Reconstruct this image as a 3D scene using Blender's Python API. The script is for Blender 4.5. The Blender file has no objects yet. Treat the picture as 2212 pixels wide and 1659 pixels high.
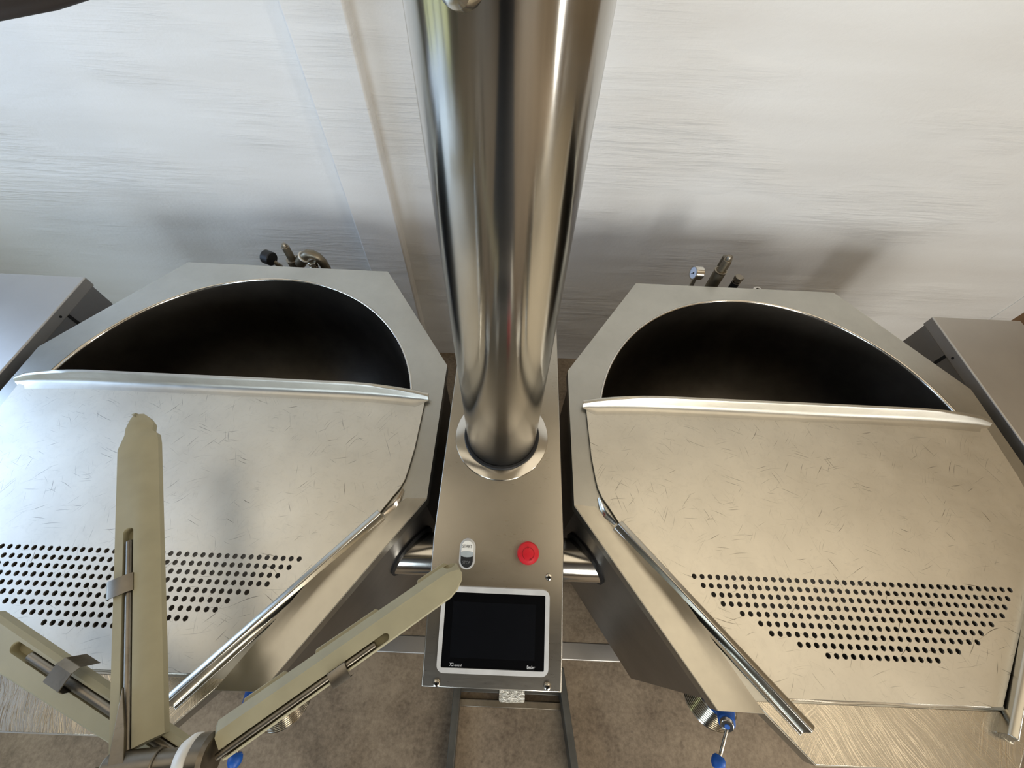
import bpy, bmesh, math, random
from mathutils import Vector, Matrix, Euler
random.seed(7)
S = bpy.context.scene
COL = S.collection
R = math.radians

# ------------------------------------------------------------------ camera
CP = Vector((0.00779, -0.36540, 0.77103))
FPX = 861.396
_r = Vector((0.99893838, 0.03576897, 0.02902912))
_u = Vector((-0.04579989, 0.83883621, 0.54245386))
_f = Vector((0.00494766, 0.54320751, -0.8395839))
cam = bpy.data.cameras.new('camera')
cam.sensor_fit = 'HORIZONTAL'
cam.sensor_width = 36.0
cam.lens = 36.0 * FPX / 2212.0
cam.clip_start = 0.01
camo = bpy.data.objects.new('camera', cam)
COL.objects.link(camo)
camo.matrix_world = Matrix(((_r.x, _u.x, -_f.x, CP.x), (_r.y, _u.y, -_f.y, CP.y), (_r.z, _u.z, -_f.z, CP.z), (0, 0, 0, 1)))
S.camera = camo

# ------------------------------------------------------------------ world, lights, exposure
S.view_settings.view_transform = 'Standard'
S.view_settings.look = 'None'
S.view_settings.gamma = 1.0
S.view_settings.exposure = 0.12
S.view_settings.use_curve_mapping = False
W = bpy.data.worlds.new('sky'); S.world = W; W.use_nodes = True
W.node_tree.nodes['Background'].inputs[0].default_value = (0.75, 0.85, 1.0, 1)
W.node_tree.nodes['Background'].inputs[1].default_value = 0.35

def area(name, loc, target, sx, sy, power, col):
    l = bpy.data.lights.new(name, 'AREA'); l.shape = 'RECTANGLE'; l.size = sx; l.size_y = sy
    l.energy = power; l.color = col
    o = bpy.data.objects.new(name, l); COL.objects.link(o)
    d = Vector(target) - Vector(loc)
    o.location = loc; o.rotation_euler = d.to_track_quat('-Z', 'Y').to_euler()
    return o
def pane(name, loc, axis, sx, sz, power, col, parent=None):
    """bright daylight behind a window pane: an upright glowing sheet in the wall opening"""
    m = bpy.data.materials.new(name + '_daylight'); m.use_nodes = True
    nt = m.node_tree; nt.nodes.remove(nt.nodes['Principled BSDF'])
    e = nt.nodes.new('ShaderNodeEmission'); e.inputs[0].default_value = (*col, 1)
    e.inputs[1].default_value = power / (math.pi * sx * sz)
    nt.links.new(e.outputs[0], nt.nodes['Material Output'].inputs[0])
    h, v = sx / 2, sz / 2
    if axis == 'X': vs = [(loc[0], loc[1] + a * h, loc[2] + b * v) for a, b in ((-1, -1), (1, -1), (1, 1), (-1, 1))]
    else: vs = [(loc[0] + a * h, loc[1], loc[2] + b * v) for a, b in ((-1, -1), (1, -1), (1, 1), (-1, 1))]
    me = bpy.data.meshes.new(name); me.from_pydata(vs, [], [(0, 1, 2, 3)]); me.materials.append(m)
    o = bpy.data.objects.new(name, me); COL.objects.link(o)
    if parent: o.parent = parent
    else: o['kind'] = 'structure'
    return o
# daylight in the openings of the room: left window (sky above, garden below), slit on the right, two unseen front windows added to light the back wall
win1 = pane('window_1', (-2.405, -0.20, 0.72), 'X', 1.45, 0.72, 26, (0.48, 0.67, 1.0))
pane('garden_pane', (-2.405, -0.38, -0.23), 'X', 1.5, 1.05, 3.8, (0.92, 1.0, 0.58), win1)
win2 = pane('window_2', (2.145, -1.30, 0.2), 'X', 0.11, 1.9, 17, (1.0, 0.98, 0.95))
front_fill_right = pane('added_window_right', (1.35, -3.49, 0.75), 'Y', 1.3, 1.3, 78, (1.0, 0.98, 0.92))
front_fill_left = pane('added_window_left', (-1.55, -3.49, 0.85), 'Y', 1.3, 1.1, 42, (0.72, 0.86, 1.0))
# two unseen wide fill lights added under the ceiling to brighten the covers
area('added_ceiling_fill_left', (-1.10, -0.20, 1.62), (-1.10, -0.20, 0), 1.6, 1.2, 4.2, (1.0, 0.90, 0.74))
area('added_ceiling_fill_right', (1.22, -0.20, 1.62), (1.22, -0.20, 0), 1.76, 1.3, 7.2, (1.0, 0.89, 0.71))

# ------------------------------------------------------------------ materials
def lin(c):
    return tuple(((v / 255) / 12.92 if v / 255 <= 0.04045 else ((v / 255 + 0.055) / 1.055) ** 2.4) for v in c) + (1,)

class NT:
    def __init__(self, name):
        self.m = bpy.data.materials.new(name); self.m.use_nodes = True
        self.t = self.m.node_tree; self.b = self.t.nodes['Principled BSDF']
        self.tc = self.t.nodes.new('ShaderNodeTexCoord')
    def n(self, typ, **kw):
        o = self.t.nodes.new(typ)
        for k, v in kw.items():
            if k.startswith('i_'):
                o.inputs[k[2:].replace('_', ' ')].default_value = v
            else:
                setattr(o, k, v)
        return o
    def l(self, a, b): self.t.links.new(a, b)
    def mapping(self, scale=(1, 1, 1), rot=(0, 0, 0), loc=(0, 0, 0)):
        m = self.n('ShaderNodeMapping'); m.inputs['Scale'].default_value = scale
        m.inputs['Rotation'].default_value = rot; m.inputs['Location'].default_value = loc
        self.l(self.tc.outputs['Object'], m.inputs['Vector']); return m.outputs[0]
    def noise(self, vec, scale, detail=3, rough=0.5, dist=0.0):
        o = self.n('ShaderNodeTexNoise'); o.inputs['Scale'].default_value = scale
        o.inputs['Detail'].default_value = detail; o.inputs['Roughness'].default_value = rough
        o.inputs['Distortion'].default_value = dist
        self.l(vec, o.inputs['Vector']); return o.outputs['Fac']
    def ramp(self, fac, a, b, ca=(0, 0, 0, 1), cb=(1, 1, 1, 1)):
        o = self.n('ShaderNodeValToRGB'); e = o.color_ramp.elements
        e[0].position = a; e[1].position = b; e[0].color = ca; e[1].color = cb
        self.l(fac, o.inputs[0]); return o.outputs[0]
    def math(self, op, a, b):
        o = self.n('ShaderNodeMath', operation=op)
        for i, v in enumerate((a, b)):
            if isinstance(v, (int, float)): o.inputs[i].default_value = v
            else: self.l(v, o.inputs[i])
        return o.outputs[0]
    def mix(self, fac, a, b):
        o = self.n('ShaderNodeMix', data_type='RGBA')
        for i, v in ((0, fac), (6, a), (7, b)):
            if isinstance(v, (int, float, tuple)): o.inputs[i].default_value = v
            else: self.l(v, o.inputs[i])
        return o.outputs[2]
    def bump(self, h, strength=0.2, dist=0.01):
        o = self.n('ShaderNodeBump'); o.inputs['Strength'].default_value = strength
        o.inputs['Distance'].default_value = dist
        self.l(h, o.inputs['Height']); self.l(o.outputs[0], self.b.inputs['Normal'])
    def set(self, **kw):
        for k, v in kw.items():
            i = self.b.inputs[k.replace('_', ' ')]
            if isinstance(v, (int, float, tuple)): i.default_value = v
            else: self.l(v, i)
        return self

def plain(name, col, rough=0.5, metal=0.0, noise=0.08, scale=40):
    t = NT(name)
    f = t.noise(t.mapping(), scale)
    c = lin(col)
    d = tuple(max(0, v * (1 - noise)) for v in c[:3]) + (1,)
    l_ = tuple(min(1, v * (1 + noise)) for v in c[:3]) + (1,)
    t.set(Base_Color=t.ramp(f, 0.3, 0.7, d, l_), Roughness=rough, Metallic=metal)
    return t.m

def steel(name, col=(0.55, 0.53, 0.49), rough=0.3, vary=0.08, stretch=(1, 1, 1), scratch=0.0, bright=0.0, cloud=0.12, bump=0.0, scr_rot=(0.3, 1.2, 2.2, 2.9), scr_scale=(26, 330, 1), scr_lo=0.69, aniso=None, mottle=0.0):
    """stainless steel: cloudy wear, brushed grain and (optionally) hairline scratches, dark or bright"""
    t = NT(name)
    cl = t.noise(t.mapping(), 7, 5, 0.6)
    gr = t.noise(t.mapping(stretch), 60, 3, 0.6)
    base = t.ramp(cl, 0.3, 0.7, tuple(v * (1 - cloud) for v in col) + (1,), tuple(min(1, v * (1 + cloud)) for v in col) + (1,))
    if mottle:
        mo = t.noise(t.mapping(), 75, 5, 0.7, 1.0)
        base = t.mix(t.math('MULTIPLY', t.ramp(mo, 0.52, 0.72), mottle), base, tuple(v * 0.72 for v in col) + (1,))
    r = t.math('ADD', t.math('MULTIPLY', gr, vary * 2), rough - vary)
    r = t.math('ADD', r, t.math('MULTIPLY', cl, vary))
    if scratch or bright:
        acc = None
        for i, a in enumerate(scr_rot):
            wob = t.n('ShaderNodeTexNoise'); wob.inputs['Scale'].default_value = 9; wob.inputs['Detail'].default_value = 1
            t.l(t.tc.outputs['Object'], wob.inputs['Vector'])
            wv = t.n('ShaderNodeVectorMath', operation='MULTIPLY_ADD'); wv.inputs[1].default_value = (0.05, 0.05, 0)
            t.l(wob.outputs['Color'], wv.inputs[0]); t.l(t.tc.outputs['Object'], wv.inputs[2])
            vr = t.n('ShaderNodeVectorRotate', rotation_type='Z_AXIS'); vr.inputs['Angle'].default_value = a
            t.l(wv.outputs[0], vr.inputs['Vector'])
            mp = t.n('ShaderNodeMapping'); mp.inputs['Scale'].default_value = scr_scale; mp.inputs['Location'].default_value = (i * 3.1, i * 1.7, 0)
            t.l(vr.outputs[0], mp.inputs['Vector'])
            s = t.noise(mp.outputs[0], 1.0, 1.5, 0.5, 0.2)
            mk = t.noise(t.mapping((1, 1, 1), (0, 0, 0), (i * 5.3, 2.2 * i, 0)), 11, 2)
            s = t.math('MULTIPLY', t.ramp(s, scr_lo, scr_lo + 0.05), t.ramp(mk, 0.42, 0.60))
            acc = s if acc is None else t.math('MAXIMUM', acc, s)
        if scratch:
            fac = t.math('MULTIPLY', acc, scratch)
            base = t.mix(fac, base, (0.10, 0.085, 0.06, 1))
        else:
            fac = t.math('MULTIPLY', acc, bright)
            base = t.mix(fac, base, tuple(min(1, v * 1.5) for v in col) + (1,))
            base = t.mix(0.25, base, (0.25, 0.21, 0.15, 1))
            r = t.math('SUBTRACT', r, t.math('MULTIPLY', fac, 0.14))
            bump = max(bump, 0.05)
    t.set(Base_Color=base, Roughness=r, Metallic=1.0)
    if bump:
        h = gr if not bright else t.math('ADD', gr, acc)
        t.bump(h, bump, 0.002)
    if aniso:
        tn = t.n('ShaderNodeTangent', direction_type='RADIAL', axis='Z')
        t.l(tn.outputs[0], t.b.inputs['Tangent'])
        t.set(Anisotropic=aniso, Anisotropic_Rotation=0.25)
    return t.m

M = {}
M['rim'] = steel('rim_steel', (0.50, 0.49, 0.445), 0.30, 0.06, (1, 8, 1), cloud=0.10, mottle=0.12)
M['cover'] = steel('cover_steel', (0.72, 0.68, 0.59), 0.40, 0.05, (1, 1, 1), scratch=0.8, cloud=0.08, mottle=0.26, scr_scale=(15, 480, 1), scr_lo=0.685)
M['bar'] = steel('bent_edge_steel', (0.62, 0.595, 0.53), 0.34, 0.06, (1, 1, 1), cloud=0.10, mottle=0.25)
M['lip'] = steel('scratched_lip_steel', (0.60, 0.55, 0.46), 0.28, 0.06, (1, 1, 1), bright=1.0, bump=0.07, mottle=0.35, scr_rot=(1.05, 0.95, 2.3, 1.2), scr_scale=(9, 950, 1), scr_lo=0.57)
M['bowl'] = steel('shaded_bowl_steel', (0.18, 0.16, 0.135), 0.36, 0.05, (1, 1, 8), cloud=0.22)  # dark base colour carries the shade inside the bowl
M['shell'] = steel('shell_steel', (0.33, 0.32, 0.31), 0.30, 0.05)
M['console'] = steel('console_steel', (0.48, 0.445, 0.38), 0.27, 0.05, (1, 10, 1), cloud=0.05)
M['column'] = steel('column_steel', (0.55, 0.53, 0.49), 0.14, 0.02, (1, 1, 30), cloud=0.05, aniso=0.8)
M['chrome'] = steel('polished_steel', (0.66, 0.63, 0.57), 0.14, 0.03)
M['polish'] = steel('polished_corner_steel', (0.52, 0.49, 0.42), 0.22, 0.05, cloud=0.08)
M['rail'] = steel('rail_steel', (0.56, 0.53, 0.46), 0.24, 0.015, (1, 1, 1), cloud=0.06)
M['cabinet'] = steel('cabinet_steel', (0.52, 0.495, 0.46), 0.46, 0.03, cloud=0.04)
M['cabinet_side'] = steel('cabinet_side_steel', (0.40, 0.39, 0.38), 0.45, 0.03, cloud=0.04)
M['worn'] = steel('worn_steel', (0.25, 0.22, 0.175), 0.33, 0.10, cloud=0.4, mottle=0.5)
M['brass'] = steel('tarnished_metal', (0.22, 0.19, 0.14), 0.40, 0.08, cloud=0.3)
M['black'] = plain('black_rubber', (18, 18, 20), 0.55)
M['gap'] = plain('dark_opening', (8, 8, 8), 0.8)
M['screen'] = plain('screen_glass', (6, 7, 9), 0.12)
M['display'] = plain('display_area', (10, 12, 16), 0.18)
M['bezel'] = plain('bezel_aluminium', (204, 204, 202), 0.42, 0.0)
M['red'] = plain('red_plastic', (202, 22, 36), 0.38)
M['redline'] = plain('dark_red_print', (150, 10, 22), 0.45)
M['blue'] = plain('blue_plastic', (18, 88, 178), 0.45)
M['white'] = plain('white_plastic', (236, 234, 226), 0.4)
M['grey'] = plain('grey_lens', (170, 178, 180), 0.25)
M['text'] = plain('white_print', (225, 226, 228), 0.5)
M['darktext'] = plain('dark_print', (70, 70, 72), 0.5)
M['greytext'] = plain('grey_print', (110, 110, 112), 0.5)
M['scraper'] = plain('beige_scraper_plastic', (168, 161, 132), 0.5, noise=0.06, scale=25)
M['dial'] = plain('gauge_dial', (205, 215, 235), 0.4)
M['darkarm'] = plain('dark_brown_arm', (40, 30, 26), 0.5)
M['frame_paint'] = plain('grey_frame_steel', (92, 90, 84), 0.5, 0.6, 0.25, 14)
M['brown'] = plain('brown_wood', (128, 98, 66), 0.6, noise=0.2, scale=12)
M['rightwall'] = plain('tan_side_wall', (164, 144, 116), 0.75, noise=0.1, scale=6)
M['frontwall'] = plain('brown_front_wall', (128, 106, 78), 0.7, noise=0.15, scale=6)
M['soffit_brown'] = plain('added_soffit_brown', (46, 36, 28), 0.7, noise=0.2, scale=6)
M['ceil'] = plain('ceiling_boards', (184, 166, 138), 0.8)
M['wallwarm'] = plain('grey_wall', (128, 122, 112), 0.8)
M['winframe'] = plain('window_frame_paint', (120, 126, 110), 0.6)

def wall_mat():
    t = NT('white_trowelled_plaster')
    strokes = t.noise(t.mapping((2.2, 1, 38)), 1.6, 6, 0.62, 0.5)
    mask = t.ramp(t.noise(t.mapping((0.9, 1, 2.6)), 1.8, 3), 0.45, 0.62)
    fine = t.noise(t.mapping((1, 1, 1.6)), 55, 4, 0.6)
    broad = t.noise(t.mapping((0.4, 1, 3.5)), 1.7, 2)
    h = t.math('ADD', t.math('MULTIPLY', t.math('MULTIPLY', strokes, mask), 1.0), t.math('MULTIPLY', fine, 0.10))
    h = t.math('ADD', h, t.math('MULTIPLY', broad, 0.9))
    tone = t.noise(t.mapping((0.8, 1, 6)), 2.0, 4)
    t.set(Base_Color=t.ramp(tone, 0.3, 0.7, (0.80, 0.79, 0.77, 1), (0.86, 0.86, 0.85, 1)), Roughness=0.62)
    t.bump(h, 0.42, 0.02)
    return t.m
M['wall'] = wall_mat()

def floor_mat():
    t = NT('brown_concrete')
    a = t.noise(t.mapping(), 5, 6, 0.65)
    b = t.noise(t.mapping(), 75, 3, 0.7)
    f = t.math('ADD', t.math('MULTIPLY', a, 0.62), t.math('MULTIPLY', b, 0.38))
    c = t.ramp(f, 0.36, 0.62, lin((104, 88, 70)), lin((160, 142, 118)))
    sp = t.ramp(t.noise(t.mapping(), 38, 2), 0.68, 0.74)
    c = t.mix(t.math('MULTIPLY', sp, 0.35), c, lin((66, 52, 40)))
    t.set(Base_Color=c, Roughness=0.75)
    t.bump(b, 0.15, 0.003)
    return t.m
M['floor'] = floor_mat()

def tread_mat():
    t = NT('crinkled_bright_plate')
    a = t.noise(t.mapping((1, 2.5, 1)), 60, 4, 0.6, 1.5)
    t.set(Base_Color=t.ramp(a, 0.4, 0.6, (0.45, 0.42, 0.35, 1), (0.9, 0.87, 0.78, 1)), Roughness=0.3, Metallic=1.0)
    t.bump(a, 0.7, 0.006)
    return t.m
M['tread'] = tread_mat()

# ------------------------------------------------------------------ mesh helpers
def link(name, me, mat, parent=None, origin=None, smooth=True, angle=35, bevel=0.0, seg=2):
    o = bpy.data.objects.new(name, me); COL.objects.link(o)
    if mat is not None:
        me.materials.clear(); me.materials.append(mat)
    if origin is None and parent is not None:
        origin = parent.get('_org')
        origin = Vector(origin) if origin is not None else None
    if origin is not None:
        me.transform(Matrix.Translation(-Vector(origin)))
    if parent is not None:
        o.parent = parent
        o['_org'] = list(origin) if origin is not None else [0, 0, 0]
    elif origin is not None:
        o.location = origin; o['_org'] = list(origin)
    if smooth:
        for p in me.polygons: p.use_smooth = True
        me.set_sharp_from_angle(angle=R(angle))
    if bevel:
        b = o.modifiers.new('bevel', 'BEVEL'); b.width = bevel; b.segments = seg; b.limit_method = 'ANGLE'; b.angle_limit = R(40)
    return o

def obj(name, bm, mat, parent=None, **kw):
    bmesh.ops.recalc_face_normals(bm, faces=bm.faces[:])
    me = bpy.data.meshes.new(name); bm.to_mesh(me); bm.free()
    return link(name, me, mat, parent, **kw)

def thing(name, label, cat, org, group=None):
    o = bpy.data.objects.new(name, None); COL.objects.link(o); o.location = org
    o.empty_display_size = 0.05
    o['label'] = label; o['category'] = cat; o['_org'] = list(org)
    if group: o['group'] = group
    return o
def tag(o, label, cat, group=None):
    o['label'] = label; o['category'] = cat
    if group: o['group'] = group
    return o
def struct(name, bm, mat, **kw):
    o = obj(name, bm, mat, **kw); o['kind'] = 'structure'; return o

def new(): return bmesh.new()
def box(bm, x0, x1, y0, y1, z0, z1, mtx=None):
    v = [bm.verts.new((x, y, z)) for x in (x0, x1) for y in (y0, y1) for z in (z0, z1)]
    for f in ((0, 1, 3, 2), (4, 6, 7, 5), (0, 4, 5, 1), (2, 3, 7, 6), (0, 2, 6, 4), (1, 5, 7, 3)):
        bm.faces.new([v[i] for i in f])
    if mtx is not None:
        for q in v: q.co = mtx @ q.co
    return bm
def frame_of(d):
    d = Vector(d).normalized()
    a = Vector((0, 0, 1)) if abs(d.z) < 0.9 else Vector((1, 0, 0))
    x = d.cross(a).normalized(); y = d.cross(x).normalized()
    return x, y, d
def cyl(bm, p, q, r, r2=None, n=32, cap=True):
    p = Vector(p); q = Vector(q); r2 = r if r2 is None else r2
    x, y, d = frame_of(q - p)
    A = [bm.verts.new(p + (x * math.cos(2 * math.pi * i / n) + y * math.sin(2 * math.pi * i / n)) * r) for i in range(n)]
    B = [bm.verts.new(q + (x * math.cos(2 * math.pi * i / n) + y * math.sin(2 * math.pi * i / n)) * r2) for i in range(n)]
    for i in range(n):
        j = (i + 1) % n
        bm.faces.new((A[i], A[j], B[j], B[i]))
    if cap:
        bm.faces.new(A[::-1]); bm.faces.new(B)
    return bm
def lathe(bm, prof, base, axis=(0, 0, 1), n=64, closed=False):
    """profile of (radius, height) pairs turned round axis"""
    x, y, d = frame_of(axis); base = Vector(base)
    rings = []
    for (r, h) in prof:
        if r < 1e-6: rings.append([bm.verts.new(base + d * h)])
        else: rings.append([bm.verts.new(base + d * h + (x * math.cos(2 * math.pi * i / n) + y * math.sin(2 * math.pi * i / n)) * r) for i in range(n)])
    pairs = list(zip(rings, rings[1:]))
    if closed: pairs.append((rings[-1], rings[0]))
    for a, b in pairs:
        for i in range(n):
            j = (i + 1) % n
            if len(a) == 1 and len(b) == 1: continue
            if len(a) == 1: bm.faces.new((a[0], b[j], b[i]))
            elif len(b) == 1: bm.faces.new((a[i], a[j], b[0]))
            else: bm.faces.new((a[i], a[j], b[j], b[i]))
    return bm
def prism(bm, pts, z0, z1, mtx=None):
    a = [bm.verts.new((p[0], p[1], z0)) for p in pts]; b = [bm.verts.new((p[0], p[1], z1)) for p in pts]
    n = len(pts)
    for i in range(n):
        j = (i + 1) % n; bm.faces.new((a[i], a[j], b[j], b[i]))
    bm.faces.new(a[::-1]); bm.faces.new(b)
    if mtx is not None:
        for q in a + b: q.co = mtx @ q.co
    return bm
def loft(bm, secs, cap=True, closed=True):
    rows = [[bm.verts.new(p) for p in s] for s in secs]
    n = len(rows[0])
    for a, b in zip(rows, rows[1:]):
        for i in range(n if closed else n - 1):
            j = (i + 1) % n; bm.faces.new((a[i], a[j], b[j], b[i]))
    if cap and closed: bm.faces.new(rows[0][::-1]); bm.faces.new(rows[-1])
    return bm
def tube(bm, pts, r, n=16):
    pts = [Vector(p) for p in pts]; secs = []
    x = None
    for i, p in enumerate(pts):
        d = (pts[min(i + 1, len(pts) - 1)] - pts[max(i - 1, 0)]).normalized()
        if x is None: x = frame_of(d)[0]
        x = (x - d * x.dot(d)).normalized(); y = d.cross(x)
        secs.append([p + (x * math.cos(2 * math.pi * k / n) + y * math.sin(2 * math.pi * k / n)) * r for k in range(n)])
    return loft(bm, secs)
def arc(cx, cy, r, a0, a1, n):
    return [(cx + r * math.cos(a0 + (a1 - a0) * i / n), cy + r * math.sin(a0 + (a1 - a0) * i / n)) for i in range(n + 1)]
def plate(outline, holes, th, z, name):
    """flat sheet with real holes: a filled 2D curve turned into a mesh"""
    cu = bpy.data.curves.new(name, 'CURVE'); cu.dimensions = '2D'; cu.fill_mode = 'BOTH'; cu.extrude = th / 2
    for pts in [outline] + holes:
        sp = cu.splines.new('POLY'); sp.points.add(len(pts) - 1)
        for q, (x, y) in zip(sp.points, pts): q.co = (x, y, 0, 1)
        sp.use_cyclic_u = True
    o = bpy.data.objects.new(name, cu)
    me = bpy.data.meshes.new_from_object(o)
    bpy.data.objects.remove(o); bpy.data.curves.remove(cu)
    me.transform(Matrix.Translation((0, 0, z)))
    return me
def text_mesh(s, size, mtx, name='lettering', extrude=0.0002, bold=0.0, squeeze=1.0):
    cu = bpy.data.curves.new(name, 'FONT'); cu.body = s; cu.size = size; cu.extrude = extrude; cu.align_x = 'LEFT'; cu.offset = bold
    o = bpy.data.objects.new(name, cu)
    me = bpy.data.meshes.new_from_object(o)
    bpy.data.objects.remove(o); bpy.data.curves.remove(cu)
    me.transform(mtx @ Matrix.Diagonal((squeeze, 1, 1, 1)))
    return me
def rrect(x0, x1, y0, y1, r, n=6):
    return (arc(x1 - r, y0 + r, r, -math.pi / 2, 0, n) + arc(x1 - r, y1 - r, r, 0, math.pi / 2, n)
            + arc(x0 + r, y1 - r, r, math.pi / 2, math.pi, n) + arc(x0 + r, y0 + r, r, math.pi, 1.5 * math.pi, n))
def cut(o, cutters):
    """subtract cutter meshes for good"""
    tmp = []
    for bm in cutters:
        bmesh.ops.recalc_face_normals(bm, faces=bm.faces[:])
        me = bpy.data.meshes.new('cutter'); bm.to_mesh(me); bm.free()
        c = bpy.data.objects.new('cutter', me); COL.objects.link(c)
        m = o.modifiers.new('cut', 'BOOLEAN'); m.operation = 'DIFFERENCE'; m.object = c; m.solver = 'EXACT'
        c.matrix_world = Matrix.Translation(-Vector(o['_org'])) @ o.matrix_world.inverted() if False else Matrix.Identity(4)
        tmp.append(c)
    bpy.context.view_layer.update()
    dg = bpy.context.evaluated_depsgraph_get()
    me = bpy.data.meshes.new_from_object(o.evaluated_get(dg))
    o.modifiers.clear(); old = o.data; o.data = me
    bpy.data.meshes.remove(old)
    for c in tmp:
        d = c.data; bpy.data.objects.remove(c); bpy.data.meshes.remove(d)
    for p in me.polygons: p.use_smooth = True
    me.set_sharp_from_angle(angle=R(35))

# ------------------------------------------------------------------ the room
ZF, ZC = -0.88, 1.70
XL, XR, YB, YF = -2.42, 2.16, 0.875, -3.5
struct('floor', box(new(), XL - .1, XR + .1, YF - .1, YB + .1, ZF - .1, ZF), M['floor'])
struct('ceiling', box(new(), XL - .1, XR + .1, YF - .1, YB + .1, ZC, ZC + .1), M['ceil'])
struct('wall_back', box(new(), XL - .1, XR + .1, YB, YB + .12, ZF, ZC), M['wall'])
struct('wall_front', box(new(), XL - .1, XR + .1, YF - .1, YF, ZF, ZC), M['frontwall'])
struct('added_dark_soffit', box(new(), XL, XR, -3.5, -1.12, 1.50, 1.60), M['soffit_brown'])  # unseen dark soffit, added to darken what the control panel reflects
struct('wall_right', box(new(), XR, XR + .1, YF, YB, ZF, ZC), M['rightwall'])
struct('wall_left', box(new(), XL - .1, XL, YF, YB, ZF, ZC), M['wallwarm'])
b = new(); box(b, -0.557, -0.406, YB - 0.047, YB + 0.01, ZF, ZC)
struct('trim_1', b, M['wall'], bevel=0.006)
b = new(); box(b, 2.056, XR, YB - 0.004, YB + 0.01, ZF, ZC)
struct('trim_2', b, M['wall'], bevel=0.001)
b = new(); box(b, 2.146, XR, YB - 0.06, YB + .005, ZF, ZC)
struct('trim_3', b, M['brown'], bevel=0.002)
# window on the left: frame bars in front of the panes
b = new()
for y in (-1.6, -1.05, -0.62, -0.2, 0.2, 0.84): box(b, XL, XL + 0.09, y - .03, y + .03, ZF, 1.15)
for z in (-0.80, 0.325, 1.12): box(b, XL, XL + 0.085, -1.6, 0.84, z - .03, z + .03)
obj('window_frame', b, M['winframe'], win1)
b = new()
for y in (-1.43, -1.17): box(b, XR - 0.09, XR, y - .02, y + .02, ZF, 1.2)
obj('window_frame', b, M['winframe'], win2)
b = new()
for x in (0.70, 1.35, 2.0): box(b, x - .03, x + .03, YF, YF + .12, 0.06, 1.44)
for z in (0.08, 1.42): box(b, 0.70, 2.0, YF, YF + .115, z - .03, z + .03)
obj('window_frame', b, M['winframe'], front_fill_right)  # bars of the added front window, right
b = new()
for x in (-2.2, -1.55, -0.9): box(b, x - .03, x + .03, YF, YF + .12, 0.26, 1.44)
for z in (0.28, 1.42): box(b, -2.2, -0.9, YF, YF + .115, z - .03, z + .03)
obj('window_frame', b, M['winframe'], front_fill_left)  # bars of the added front window, left
struct('added_floor_mat', box(new(), -0.42, 0.36, -3.4, -0.95, ZF, ZF + .012), M['black'])  # unseen dark mat, added for the dark band mirrored in the column
struct('added_dark_door', box(new(), -0.82, 0.62, YF, YF + .04, ZF, 1.25), M['darkarm'])  # unseen dark door, added to give the column a dark reflection

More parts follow.
